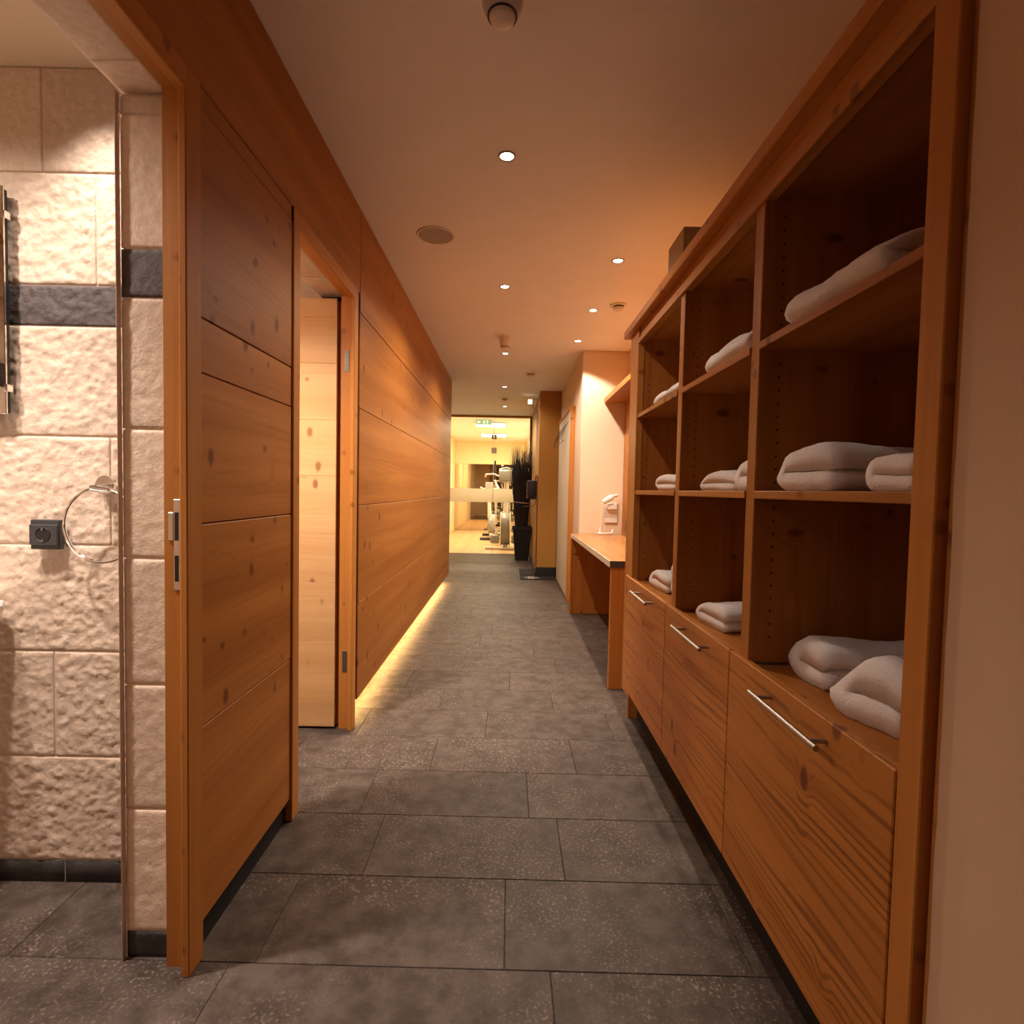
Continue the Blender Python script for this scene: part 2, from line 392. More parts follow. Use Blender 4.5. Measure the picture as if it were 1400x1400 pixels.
# ---- washroom walls
wb = obj('wall_washroom', boxmb(-2.6, -AI + .004, Y_BW + .012, Y_BW + .112, 0, Z_BC + .1), M['grout_light'], **ST)
seams = [-1.256, -1.46, -1.278, -1.46, -1.113, -1.46, -1.46, -1.146, -1.29]
sd = 1
for k in range(9):
    z0, z1 = ZR[k], ZR[k + 1]; xs = [seams[k]]
    while xs[0] > -1.9: xs.insert(0, xs[0] - .603)
    while xs[-1] < -AI: xs.append(xs[-1] + .603)
    for a_, b_ in zip(xs, xs[1:]):
        a_, b_ = max(a_, -2.4), min(b_, -AI + .002)
        if b_ - a_ < .02: continue
        sd += 1; mat = M['base_dark'] if k == 0 else M['stone_dark'] if k == 6 else M['stone_beige']
        vis = b_ > -1.5
        stone_tile('tile', wb, (a_, Y_BW + .012, z0), (1, 0, 0), (0, 0, 1), (0, -1, 0), b_ - a_, z1 - z0, mat, (0.001 if k == 0 else .012 if k < 8 else .007), th=.004, res=(.0055 if vis and k else .04), seed=sd)
def simple_tiled(name, box, o, u, n, length, mat=None):
    wobj = obj(name, boxmb(*box), M['grout_light'], **ST); global sd
    for k in range(9):
        x = -random.uniform(.1, .5)
        while x < length:
            a_, b_ = max(0, x), min(length, x + .603); x += .603
            if b_ - a_ < .03: continue
            sd += 1; mat = M['base_dark'] if k == 0 else M['stone_dark'] if k == 6 else M['stone_beige']
            p = Vector(o) + Vector(u) * a_ + Vector((0, 0, ZR[k]))
            stone_tile('tile', wobj, p, u, (0, 0, 1), n, b_ - a_, ZR[k + 1] - ZR[k], mat, .004, res=.06, seed=sd)
simple_tiled('wall_washroom_front', (-2.6, -AI, .25, .35, 0, Z_BC), (-2.3, .35, 0), (1, 0, 0), (0, 1, 0), 1.38)
simple_tiled('wall_washroom_left', (-2.45, -2.35, .35, Y_BW, 0, Z_BC), (-2.35, .36, 0), (0, 1, 0), (1, 0, 0), 1.14)
obj('wall_cloakroom_front', boxmb(-2.6, -AI + .004, Y_BW + .12, Y_BW + .16, 0, Z_BC), M['stone_beige'], **ST)
obj('wall_cloakroom_back', boxmb(-2.6, -AI, 2.75, 2.85, 0, Z_BC), M['stone_beige'], **ST)
obj('wall_cloakroom_left', boxmb(-2.5, -2.4, Y_BW + .16, 2.75, 0, Z_BC), M['stone_beige'], **ST)
# ---- reveal (thickness of the wall) of the first doorway
rv = obj('wall_reveal', boxmb(-AI + .008, -.803, Y_J1 + .0135, Y_J1 + .05, 0, Z_SOF), M['grout_light'], **ST)
lv = ZR[:9]; lv[8] = 1.99; lv = lv + [Z_SOF - .001]
for k in range(9):
    mat = M['base_dark'] if k == 0 else M['stone_dark'] if k == 6 else M['stone_beige']; sd += 1
    stone_tile('tile', rv, (-AI + .003, Y_J1 + .0135, lv[k]), (1, 0, 0), (0, 0, 1), (0, -1, 0), .109, lv[k + 1] - lv[k], mat, .001 if k == 0 else .006 if k == 6 else .0045, res=.008, seed=sd)
for nm, x, w_ in (('edge_trim', -AI + .001, .0025), ('edge_trim', -.8005, .009)):
    obj(nm, boxmb(x, x + w_, Y_J1 - .003, Y_J1 + .012, 0, Z_SOF, bev=.001), M['edge_trim'], rv)
def soffit(y0, y1, joints):
    global sd
    so = obj('wall_soffit', boxmb(-AI + .004, -.79, y0, y1, Z_SOF + .0085, Z_SOF + .032), M['grout_light'], **ST)
    js = [y0] + joints + [y1]
    for a_, b_ in zip(js, js[1:]):
        sd += 1; stone_tile('tile', so, (-AI, a_, Z_SOF + .0085), (0, 1, 0), (1, 0, 0), (0, 0, -1), b_ - a_, .115, M['stone_beige'], .004, res=.01, seed=sd)
soffit(.46, Y_J1 + .05, [.58, 1.185]); soffit(YD0 - .01, YD1 + .06, [2.36])
# reveal on the near side of both doorways and far side of the second (tiled, mostly turned away)
obj('wall_reveal_near', boxmb(-AI, -.76, .40, .452, 0, Z_SOF), M['stone_beige'], **ST)

# ------------------------------------------------------------------ door frames
def door_frame(name, y0, y1, near_w=.055):
    d = obj(name, boxmb(-.795, -.742, y1 + .029, y1 + .045, 0, Z_HEAD + .02), M['casing_z'], **ST)   # rebate face of the far jamb
    obj('door_stop', boxmb(-.742, -.7245, y1, y1 + .06, 0, Z_CAS - .001, bev=.0025), M['casing_z'], d)      # far casing with stop
    obj('door_stop', boxmb(-.7445, -.7395, y1 + .004, y1 + .03, 0, Z_HEAD + .003, bev=.001), M['casing_z'], d)
    obj('casing_head', boxmb(-.7505, -.7246, y0 - near_w, y1 + .059, Z_HEAD, Z_CAS, bev=.0025), M['casing_y'], d)
    obj('head_rebate', boxmb(-.792, -.7505, y0, y1 + .03, Z_HEAD + .016, Z_HEAD + .04, bev=.001), M['casing_y'], d)
    obj('casing', boxmb(-.795, -.7245, y0 - near_w, y0, 0, Z_CAS - .001, bev=.0025), M['casing_z'], d)
    return d
d1 = door_frame('door_1', .45, Y_C1)
# strike plate on the far jamb of the first doorway
sp_ = obj('strike_plate', boxmb(-.7725, -.757, Y_C1 + .0265, Y_C1 + .030, .905, 1.115, bev=.001), M['trim_metal'], d1)
obj('latch_lip', boxmb(-.7845, -.7725, Y_C1 + .0255, Y_C1 + .0295, 1.02, 1.085, bev=.001), M['trim_metal'], sp_)
for z0, z1 in ((1.02, 1.085), (.925, .985)): obj('latch_hole', boxmb(-.7695, -.7605, Y_C1 + .0258, Y_C1 + .0268, z0, z1), M['hole'], sp_)
d2 = door_frame('door_2', YD0, YD1 - .05)
YH = YD1 - .005
M['leaf'] = wood('pale_spruce', 'x', (.70, .42, .19), (.60, .33, .13), (.34, .15, .05), lines=.08)
leaf = obj('door_leaf', boxmb(-1.56, -.815, YH - .02, YH + .006, .012, 2.016, bev=.002), M['wood_x'], d2)
# boards of the leaf
for z0, z1 in zip((.012, .13, .42, .70, .93, 1.20, 1.46, 1.72, 1.93), (.13, .42, .70, .93, 1.20, 1.46, 1.72, 1.93, 2.016)):
    obj('plank', boxmb(-1.56, -.812, YH - .026, YH - .0195, z0 + .0004, z1 - .0004, bev=.0008), M['leaf'], leaf)
obj('leaf_rebate', boxmb(-1.55, -.800, YH + .006, YH + .024, .014, 2.012, bev=.002), M['casing_z'], leaf)
for zc in (1.735, .325):
    hg = obj('hinge', MB().lathe([(.0001, -.05), (.0065, -.05), (.0065, .05), (.0001, .05)], (-.788, YH - .005, zc), seg=12), M['steel'], d2)
    obj('hinge_plate', boxmb(-.779, -.757, YD1 - .0235, YD1 - .0212, zc - .05, zc + .05, bev=.0006), M['hinge_metal'], hg)
    sc = MB()
    for j in range(5): sc.lathe([(.0028, -.0009), (.0028, 0), (.0001, 0)], (-.766 + (.004 if j % 2 else -.002), YD1 - .0234, zc - .04 + .02 * j), axis='y', seg=8)
    obj('screws', sc, M['screw'], hg, kind='stuff')
obj('wall_reveal_far', boxmb(-AI, -.79, YD1 + .03, YD1 + .07, 0, Z_SOF), M['stone_beige'], **ST)

# ------------------------------------------------------------------ right side walls
XR = .605
pm = MB(); 
nz = 60; edge = []
for k in range(nz + 1):
    z = H * k / nz; edge.append((z, .735 + noise.noise(Vector((z * 9, 3, 1))) * .0022 + noise.noise(Vector((z * 31, 3, 1))) * .0012))
pts = [(-1.8, 0), *[(y, z) for z, y in edge], (-1.8, H)]
pm.prism(pts, 'x', XR, 1.3)
obj('wall_right', pm, M['plaster_near'], **ST)
obj('wall_cabinet_back', boxmb(1.205, 1.3, .735, 2.9, 0, H), M['plaster'], **ST)
obj('wall_niche_back', boxmb(1.085, 1.3, 2.9, 5.2, 0, H), M['plaster'], **ST)
XW = .66
obj('wall_niche_end', boxmb(XW, 1.3, 5.11, 7.25, 0, H, bev=.006), M['plaster'], **ST)
obj('wall_pier', boxmb(.375, 1.3, 7.2, Y_GL, 0, H, bev=.004), M['ochre'], **ST)
obj('baseboard_pier', boxmb(.362, .66, 7.185, 7.2005, 0, .13, bev=.002), M['black_matte'], **ST)
obj('baseboard_pier_side', boxmb(.358, .3755, 7.195, Y_GL - .05, 0, .075, bev=.002), M['base_dark'], **ST)
obj('wall_back', boxmb(-3.2, 1.6, -1.9, -1.8, 0, H), M['plaster'], **ST)
obj('wall_hall_left', boxmb(-3.2, -1.5, Y_WEND, Y_GL, 0, H), M['plaster'], **ST)
obj('wall_hall_front', boxmb(-1.6, -AI + .01, Y_WEND - .1, Y_WEND - .001, 0, H), M['plaster'], **ST)

# ------------------------------------------------------------------ the shelf cabinet
cab = thing('shelf_cabinet', (B, .745, 0), 'tall pine open-shelf cabinet with three hamper doors along the right side', 'cabinet')
CF = .602; CB = 1.2; CY0, CY1 = .748, 2.74
wz, wy, hy = M['wood_z'], M['wood_y'], M['hamper_y']
obj('stile', boxmb(B, .625, CY0, .795, .02, 1.93, bev=.002), M['casing_z'], cab)
obj('stile', boxmb(.609, .63, CY0 - .011, CY0, .02, H - .4, bev=.001), M['casing_z'], cab)
obj('end_panel', boxmb(.625, CB, CY0, CY0 + .022, .02, 1.93, bev=.001), wz, cab)
obj('stile', boxmb(B + .004, .625, 2.585, CY1, .15, 1.93, bev=.002), M['casing_z'], cab)
obj('end_panel', boxmb(.625, CB, CY1 - .022, CY1, .0, 1.93, bev=.001), wz, cab)
obj('divider', boxmb(.6255, CB, 2.588, 2.61, .72, 1.9, bev=.001), wz, cab)
for y0, y1 in ((1.332, 1.378), (1.925, 1.972)):
    obj('divider', boxmb(CF, CB, y0, y1, .735, 1.875, bev=.002), wz, cab)
def pin_holes(y, x=.652):
    mb = MB(); z = .80
    while z < 1.83:
        if abs(z - 1.152) > .03 and abs(z - 1.515) > .03: mb.lathe([(.0028, -.0006), (.0028, .0), (.0001, .0)], (x, y, z), axis='y', seg=8)
        z += .032
    obj('pin_holes', mb, M['hole'], cab, kind='stuff')
pin_holes(1.3318); pin_holes(1.9248); pin_holes(2.5878)
ZB, ZM, ZU = .728, 1.162, 1.524
bays = ((.796, 1.3315), (1.3785, 1.9245), (1.9725, 2.5875))
for y0, y1 in bays:
    obj('shelf', boxmb(CF - .004, CB - .02, y0, y1, ZM - .019, ZM, bev=.0015), wy, cab)
    obj('shelf', boxmb(CF - .004, CB - .02, y0, y1, ZU - .019, ZU, bev=.0015), wy, cab)
obj('base_shelf', boxmb(.612, CB - .02, .772, 2.585, ZB - .02, ZB, bev=.001), wy, cab)
obj('back_panel', boxmb(CB - .018, CB - .002, .772, 2.715, .1, 1.9), wz, cab)
obj('top_rail', boxmb(.604, .63, .795, 2.59, 1.862, 1.93, bev=.002), M['casing_y'], cab)
obj('rail_bead', boxmb(.594, .6039, .795, 2.59, 1.858, 1.882, bev=.002), M['casing_y'], cab)
obj('top_panel', boxmb(.63, CB, .772, 2.715, 1.872, 1.892), wy, cab)
obj('crown', boxmb(.568, CB, CY0 + .001, 2.80, 1.9305, 1.968, bev=.003), M['casing_y'], cab)
obj('kick_board', boxmb(.672, .69, CY0, 2.72, 0, .19), M['black_matte'], cab)
obj('carcass_floor', boxmb(.62, CB, .772, 2.715, .19, .205), wy, cab)
dy = ((.798, 1.4125), (1.4165, 2.002), (2.006, 2.69)); hyc = (1.078, 1.672, 2.295)
for (y0, y1), yc in zip(dy, hyc):
    dr = obj('hamper_door', boxmb(B, B + .02, y0, y1, .182, .741, bev=.002), hy, cab)
    h_ = obj('handle', MB().tube([(B - .036, yc - .135, .703), (B - .036, yc + .135, .703)], .0058, 14), M['steel'], dr)
    for s_ in (-.105, .105): obj('handle_post', MB().tube([(B + .001, yc + s_, .703), (B - .036, yc + s_, .703)], .0046, 10), M['steel'], dr)

# ------------------------------------------------------------------ towels
def towel_mesh(L, W, Hh, n=4, seed=1, sag=.2, squash=.18):
    """A folded towel: a thick ribbon that doubles back n times, drawn out along x. Base at z=0, centred on the origin."""
    t = Hh / n; cl = []; hw = W / 2 - t / 2
    for i in range(n):
        z = t * (i + .5); ys = [-hw + 2 * hw * k / 7 for k in range(8)]
        if i % 2 == 1: ys = ys[::-1]
        cl += [(y, z) for y in ys]
        if i < n - 1:
            e = ys[-1]; sg = 1 if e > 0 else -1
            for a in (-60, -30, 0, 30, 60): cl.append((e + sg * t / 2 * math.cos(math.radians(a)), z + t / 2 + t / 2 * math.sin(math.radians(a))))
    P = [Vector((a, b, 0)) for a, b in cl]; up_, dn = [], []
    for i, p in enumerate(P):
        d = (P[min(i + 1, len(P) - 1)] - P[max(i - 1, 0)]).normalized(); nn = Vector((-d.y, d.x, 0))
        up_.append(p + nn * t * .47); dn.append(p - nn * t * .47)
    d0 = (P[1] - P[0]).normalized(); d1_ = (P[-1] - P[-2]).normalized()
    outl = up_ + [P[-1] + d1_ * t * .4] + dn[::-1] + [P[0] - d0 * t * .4]
    mb = MB(); rs = []; ns = 18; so = Vector((seed * 4.1, seed * 2.7, seed))
    cen = Vector((0, Hh / 2, 0))
    for k in range(ns + 1):
        f = k / ns; x = (f - .5) * L; ed = min(f, 1 - f) * L; 
        shr = 1 - .10 * max(0, 1 - ed / .02) ** 2
        ring = []
        for q in outl:
            y = q.x * (1 - .05 * max(0, 1 - ed / .02) ** 2); z = q.y * shr
            zn = z / Hh
            edge_drop = 1 - squash * (abs(y) / (W / 2)) ** 3 * zn
            z *= edge_drop
            v = Vector((x, y, z)); m = Vector((x * 9, y * 9, zn * 1.5)) + so
            z *= 1 + sag * noise.noise(m)
            x2 = x + .012 * noise.noise(Vector((y * 10, z * 16, seed * 7.7))) * (1 if abs(f - .5) > .3 else .3)
            y2 = y + .010 * noise.noise(Vector((x * 8 + seed, z * 14, 2.2)))
            fine = .0018 * noise.noise(Vector((x * 60, y * 60, z * 60)) + so)
            ring.append(Vector((x2 + fine, y2 + fine, max(.0006, z + fine))))
        rs.append(ring)
    mb.rings(rs, cap=False)
    # close the two ends strip by strip, so that each layer of the fold ends in its own face
    bm = mb.bm; bm.verts.ensure_lookup_table(); no = len(outl); nup = len(up_)
    for base in (0, ns * no):
        V = [bm.verts[base + i] for i in range(no)]
        for i in range(nup - 1):
            bm.faces.new((V[i], V[i + 1], V[no - 2 - (i + 1)], V[no - 2 - i]))
        bm.faces.new((V[nup - 1], V[nup], V[nup + 1])); bm.faces.new((V[no - 1], V[0], V[no - 2]))
    bmesh.ops.recalc_face_normals(bm, faces=bm.faces[:])
    return mb
def towel(x, y, z, rz, L, W, Hh, label, n=4, seed=1, **k):
    o = obj('folded_towel', towel_mesh(L, W, Hh, n, seed, **k), M['terry'], None, smooth=False)
    for p in o.data.polygons: p.use_smooth = True
    o.location = (x, y, z + .0004); o.rotation_euler.z = math.radians(rz)
    o['label'] = label; o['category'] = 'towel'; o['group'] = 'white towels on the cabinet shelves'; return o
# nearest bay
towel(.80, 1.155, ZM, 3, .34, .20, .098, 'big loosely folded white towel on the nearest middle shelf, behind the small one', 2, 1, squash=.5)
towel(.81, .878, ZM, -4, .36, .125, .064, 'flat folded white towel with a looped end at the front of the nearest middle shelf', 2, 2)
towel(.715, 1.06, ZU, 92, .31, .19, .082, 'white towel on the nearest top shelf under the cabinet crown', 2, 3, sag=.4, squash=.3)
towel(.845, 1.205, ZB, 1, .32, .135, .094, 'block-folded white towel against the divider at the bottom of the nearest bay', 2, 4, squash=.06)
towel(.835, 1.005, ZB, 13, .33, .165, .118, 'thick folded white towel lying in front, bottom of the nearest bay', 2, 5, squash=.3)
# middle bay
towel(.71, 1.57, ZU, 91, .32, .18, .08, 'white towel on the top shelf of the middle bay', 2, 6, sag=.4, squash=.3)
towel(.80, 1.70, ZM, 3, .30, .25, .062, 'wide low white towel at the far side of the middle bay, middle shelf', 2, 7, squash=.55)
towel(.80, 1.468, ZM, -2, .32, .13, .085, 'double-rolled white towel at the near side of the middle bay, middle shelf', 2, 8, squash=.2)
towel(.80, 1.73, ZB, 8, .30, .19, .074, 'longer white towel at the back, bottom of the middle bay', 2, 9, squash=.4)
towel(.85, 1.50, ZB, 10, .30, .14, .07, 'short folded white towel in front, bottom of the middle bay', 2, 10, squash=.3)
# far bay
towel(.71, 2.18, ZU, 90, .36, .18, .062, 'white towel on the top shelf of the farthest bay', 2, 11, sag=.3, squash=.3)
towel(.78, 2.20, ZM, 4, .30, .24, .066, 'white towel on the middle shelf of the farthest bay', 2, 12, squash=.5)
towel(.79, 2.36, ZB, 5, .27, .22, .086, 'single white towel at the bottom of the farthest bay, near the handle', 2, 13, squash=.35)
towel(.82, 2.08, ZB, 0, .32, .15, .085, 'white towel half hidden by a divider, bottom of the farthest bay, under another', 2, 14, squash=.1)
towel(.81, 2.08, ZB + .089, 2, .31, .15, .075, 'white towel peeking past a divider, topmost of two at the bottom of the farthest bay', 2, 15, squash=.2)

# box on top of the cabinet
bx = thing('cardboard_box', (.66, 2.16, 1.968), 'brown cardboard box standing on top of the cabinet near the ceiling', 'box')
obj('carton', boxmb(.66, .95, 2.16, 2.36, 1.9685, 2.195, bev=.002), M['card'], bx)
fl = MB(); fl.box(.662, .80, 2.162, 2.358, 2.1951, 2.1975); fl.box(.8015, .948, 2.162, 2.358, 2.1951, 2.1985)
obj('flap', fl, M['card'], bx)

# ------------------------------------------------------------------ desk in the niche
dk = thing('desk', (.59, 3.11, 0), 'built-in pine desk with thick top in the wall niche past the cabinet', 'desk')
obj('desk_top', boxmb(.588, 1.08, 3.112, 5.105, .716, .754, bev=.002), wood('desk_top_pine', 'y', (.50, .24, .08), (.40, .17, .05), (.22, .08, .02), rough=.22), dk)
obj('front_edge', boxmb(.5845, .588, 3.113, 5.104, .7165, .7535), M['pale_panel'], dk)
obj('end_edge', boxmb(.589, 1.079, 3.109, 3.1119, .7165, .7535), M['anthracite'], dk)
obj('side_panel', boxmb(.597, 1.08, 3.118, 3.153, 0, .716, bev=.002), wz, dk)
obj('side_panel', boxmb(.585, 1.08, 5.06, 5.104, 0, .716, bev=.002), wz, dk)
# shelf over the desk and boards on the back wall
sh = thing('wall_shelf', (.87, 3.0, 1.98), 'pine shelf board fixed above the desk in the niche', 'shelf')
obj('board', boxmb(.868, 1.084, 2.93, 5.104, 1.985, 2.03, bev=.002), wy, sh)
bp = thing('niche_backboard', (1.07, 4.0, .76), 'upright pine boards on the back wall of the desk niche', 'panel')
for y0, y1 in ((4.74, 4.92), (4.922, 5.10)):
    obj('plank', boxmb(1.064, 1.084, y0, y1, .7545, 1.984, bev=.0015), wz, bp)
mi = thing('niche_mirror', (1.07, 3.9, .9), 'frameless mirror on the niche back wall beside the pine boards', 'mirror')
obj('mirror_glass', boxmb(1.07, 1.084, 3.0, 4.72, .95, 1.90, bev=.001), M['mirror'], mi)

# hair dryer station
hd = thing('hair_dryer', (.94, 5.02, 1.0), 'white wall-held hair dryer with a coiled cord above the desk', 'hair dryer')
DY = 5.0
obj('holder', boxmb(.915, 1.0, DY + .02, 5.108, .99, 1.045, bev=.006), M['white_plastic'], hd)
obj('backplate', boxmb(.90, 1.02, 5.085, 5.1085, .86, 1.05, bev=.006), M['white_plastic'], hd)
obj('barrel', MB().tube([(.865, DY, 1.055), (.875, DY, 1.062), (.945, DY + .005, 1.105), (.955, DY + .005, 1.11)], [.018, .025, .030, .022], 16), M['white_plastic'], hd)
obj('handle', MB().tube([(.935, DY + .01, 1.11), (1.0, DY + .03, 1.122)], [.017, .014], 12), M['white_plastic'], hd)
hp = [(.86 - .006 * math.sin(k * .9) - .012 * (k / 60), DY - .004 + .006 * math.cos(k * .9), 1.05 - .235 * k / 60) for k in range(61)]
obj('coiled_cord', MB().tube(hp, .003, 6), M['white_plastic'], hd)
cp = [(.855 - .01, DY, .815), (.84, DY - .01, .775), (.82, DY - .03, .770), (.85, DY - .04, .768), (.90, DY - .03, .769), (.95, DY, .769), (.97, DY + .04, .80)]
obj('cord_loop', MB().tube(cp, .009, 8), M['white_plastic'], hd)
so_ = thing('wall_socket', (1.06, 4.83, .84), 'dark socket box on the pine boards beside the hair dryer', 'socket')
obj('housing', boxmb(1.048, 1.0638, 4.80, 4.87, .79, .89, bev=.003), M['anthracite'], so_)
obj('socket_face', boxmb(1.046, 1.049, 4.81, 4.86, .81, .87, bev=.001), M['black'], so_)

# coat rack panel on the wall past the niche
cr = thing('coat_rack', (.60, 5.6, 0), 'pale tall coat rack panel with dark wire hooks on the right wall', 'coat rack')
obj('panel', boxmb(.618, XW - .001, 5.66, 6.95, .02, 2.0, bev=.002), M['pale_panel'], cr)
obj('edge_board', boxmb(.612, XW - .001, 5.60, 5.659, .0, 2.03, bev=.002), M['wood_z'], cr)
obj('top_board', boxmb(.61, XW - .001, 5.66, 6.95, 2.0005, 2.03, bev=.002), M['casing_y'], cr)
for k in range(5):
    y = 5.86 + .24 * k
    obj('hook', MB().tube([(.612, y, 1.90), (.585, y, 1.84), (.545, y, 1.745), (.540, y, 1.71), (.556, y, 1.69), (.572, y, 1.70)], .0032, 8), M['dark_hook'], cr)

# ------------------------------------------------------------------ washroom things
ba = thing('washbasin', (-1.65, 1.5, .73), 'white ceramic washbasin on the stone wall at the left edge', 'washbasin')
mb = MB(); rs = []
def rr(x0, x1, y0, y1, r, z, n=5):
    out = []
    for cx, cy, a0 in ((x1 - r, y1 - r, 0), (x0 + r, y1 - r, 90), (x0 + r, y0 + r, 180), (x1 - r, y0 + r, 270)):
        for k in range(n + 1): a = math.radians(a0 + 90 * k / n); out.append(Vector((cx + r * math.cos(a), cy + r * math.sin(a), z)))
    return out
X0, X1, Y0_, Y1_ = -1.93, -1.378, 1.08, Y_BW - .012
mb.rings([rr(X0 + .12, X1 - .12, Y0_ + .12, Y1_, .04, .72), rr(X0 + .04, X1 - .045, Y0_ + .05, Y1_, .04, .732), rr(X0 + .01, X1 - .012, Y0_ + .012, Y1_, .03, .765), rr(X0, X1, Y0_, Y1_, .025, .808), rr(X0 + .004, X1 - .004, Y0_ + .004, Y1_ - .002, .022, .818), rr(X0 + .03, X1 - .03, Y0_ + .03, Y1_ - .08, .05, .816), rr(X0 + .06, X1 - .06, Y0_ + .06, Y1_ - .11, .06, .77), rr(X0 + .14, X1 - .14, Y0_ + .12, Y1_ - .16, .06, .745)])
obj('bowl', mb, M['ceramic'], ba)
obj('waste_trap', MB().tube([(-1.65, 1.28, .72), (-1.65, 1.28, .58), (-1.65, 1.32, .55), (-1.65, Y_BW - .012, .55)], .018, 12), M['chrome'], ba)
obj('tap', MB().tube([(-1.65, 1.44, .815), (-1.65, 1.44, .93), (-1.65, 1.40, .955), (-1.65, 1.32, .94)], .014, 12), M['chrome'], ba)
mr = thing('wall_mirror', (-1.6, 1.49, 1.33), 'frameless washroom mirror cut by the left edge, above the basin', 'mirror')
obj('mirror_glass', boxmb(-2.0, -1.366, Y_BW - .028, Y_BW - .022, 1.33, 1.935, bev=.001), M['mirror'], mr)
obj('backing', boxmb(-1.99, -1.372, Y_BW - .0219, Y_BW - .008, 1.335, 1.93), M['black'], mr)
for z in (1.86, 1.40): obj('clip', boxmb(-1.369, -1.360, Y_BW - .031, Y_BW - .012, z - .01, z + .01, bev=.001), M['chrome'], mr)
tr = thing('towel_ring', (-1.1, 1.49, 1.14), 'chrome towel ring on the rough stone wall beside the dark socket', 'towel ring')
obj('rosette', MB().lathe([(.0001, 0), (.026, 0), (.027, .004), (.027, .010), (.0001, .010)], (-1.112, Y_BW - .016, 1.143), axis='y'), M['chrome'], tr)
obj('post', MB().tube([(-1.112, Y_BW - .016, 1.137), (-1.105, Y_BW - .058, 1.134)], .010, 14), M['chrome'], tr)
obj('crossbar', MB().tube([(-1.118, Y_BW - .055, 1.136), (-1.07, Y_BW - .055, 1.130)], .0085, 14), M['chrome'], tr)
obj('ring', MB().tube([(-1.092 + .1 * math.cos(a), Y_BW - .055, 1.036 + .1 * math.sin(a)) for a in [k * 2 * math.pi / 48 for k in range(48)]], .0042, 10, closed=True), M['chrome'], tr)
ws = thing('wall_socket', (-1.27, 1.49, 1.0), 'square anthracite wall socket on the rough stone tiles by the towel ring', 'socket')
obj('frame', boxmb(-1.312, -1.232, Y_BW - .022, Y_BW - .004, .963, 1.045, bev=.002), M['anthracite'], ws)
obj('insert', boxmb(-1.311, -1.233, Y_BW - .028, Y_BW - .0221, .976, 1.032, bev=.002), M['anthracite'], ws)
obj('socket_well', MB().lathe([(.0001, -.0004), (.0185, -.0004), (.0195, -.0018), (.0205, -.0003), (.0205, .002)], (-1.272, Y_BW - .028, 1.004), axis='y'), M['black'], ws)
for z in (.988, 1.020): obj('earth_clip', boxmb(-1.2745, -1.2695, Y_BW - .0315, Y_BW - .0283, z - .003, z + .003), M['steel'], ws)

# ------------------------------------------------------------------ ceiling fittings
def downlight(x, y, z, label, energy, color, rad=.034, size=150, tilt=(0, 0, 0), blend=.7):
    t = thing('downlight', (x, y, z), label, 'downlight', 'recessed ceiling spotlights')
    obj('ring', MB().lathe([(rad * .74, -.001), (rad * .80, -.004), (rad, -.004), (rad * 1.05, -.0012), (rad * 1.05, .001), (rad * .74, .001)], (x, y, z), cap=False), M['steel'], t)
    obj('bulb', MB().lathe([(.0001, -.0032), (rad * .5, -.0030), (rad * .74, -.0012)], (x, y, z)), M['bulb'], t)
    spot('lamp', (x, y, z - .012), energy, color, size, blend, .028, t, tilt); return t
downlight(-.038, 2.19, H, 'nearest and brightest ceiling spotlight, in the middle of the corridor ceiling', E_CORR, WARM, size=124, blend=.6)
downlight(-.060, 3.56, H, 'second centre ceiling spotlight, beyond the round loudspeaker', E_CORR_FAR, WARM)
downlight(-.07, 5.28, H, 'third centre ceiling spotlight, just past the drum-shaped detector', E_CORR_FAR, WARM)
downlight(-.093, 6.98, H, 'fourth centre ceiling spotlight, beyond the end of the plank wall', E_CORR_FAR * .65, WARM)
downlight(-.105, 8.60, H, 'farthest centre ceiling spotlight, right before the glass partition', E_CORR_FAR, WARM)
downlight(.588, 3.13, H, 'tilted ceiling spotlight on the right, beside the cardboard box', E_DESK * .8, WARM, tilt=(0, .15, 0))
downlight(.578, 3.98, H, 'ceiling spotlight over the desk, left of the flat round detector', E_DESK * .9, WARM)
downlight(.568, 4.79, H, 'ceiling spotlight close to the plastered niche wall', E_DESK * .65, WARM, size=124, blend=.25)
sk = thing('ceiling_speaker', (-.412, 2.87, H), 'flat round grey loudspeaker set in the ceiling on the left', 'loudspeaker')
obj('rim', MB().lathe([(.088, -.001), (.089, -.006), (.096, -.006), (.100, -.001)], (-.412, 2.87, H), seg=40, cap=False), M['white_plastic'], sk)
obj('grille', MB().lathe([(.0001, -.0045), (.089, -.0035), (.089, -.0005)], (-.412, 2.87, H), seg=40), M['grey_grille'], sk)
def drum(x, y, label, r=.05, h=.085, lens=.034):
    t = thing('ceiling_detector', (x, y, H), label, 'detector')
    obj('mount', MB().lathe([(r * 1.12, 0), (r * 1.12, -.010), (r * .98, -.014), (.0001, -.014)], (x, y, H)), M['white_plastic'], t)
    obj('body', MB().lathe([(r, -.0141), (r * .98, -h * .6), (r * .86, -h * .85), (lens * 1.12, -h), (.0001, -h)], (x, y, H)), M['white_plastic'], t)
    obj('lens_ring', MB().lathe([(lens * 1.1, -h - .0002), (lens * 1.1, -h - .004), (lens, -h - .004)], (x, y, H), cap=False), M['black'], t)
    obj('lens', MB().lathe([(lens, -h - .0003), (lens * .9, -h - .012), (lens * .5, -h - .02), (.0001, -h - .022)], (x, y, H)), M['white_plastic'], t); return t
drum(-.045, 1.475, 'large round ceiling sensor with dark-ringed lens, cut by the top edge', .055, .07, .036)
drum(-.066, 4.72, 'drum-shaped ceiling detector in mid corridor, in front of the third spotlight', .05, .085, .036)
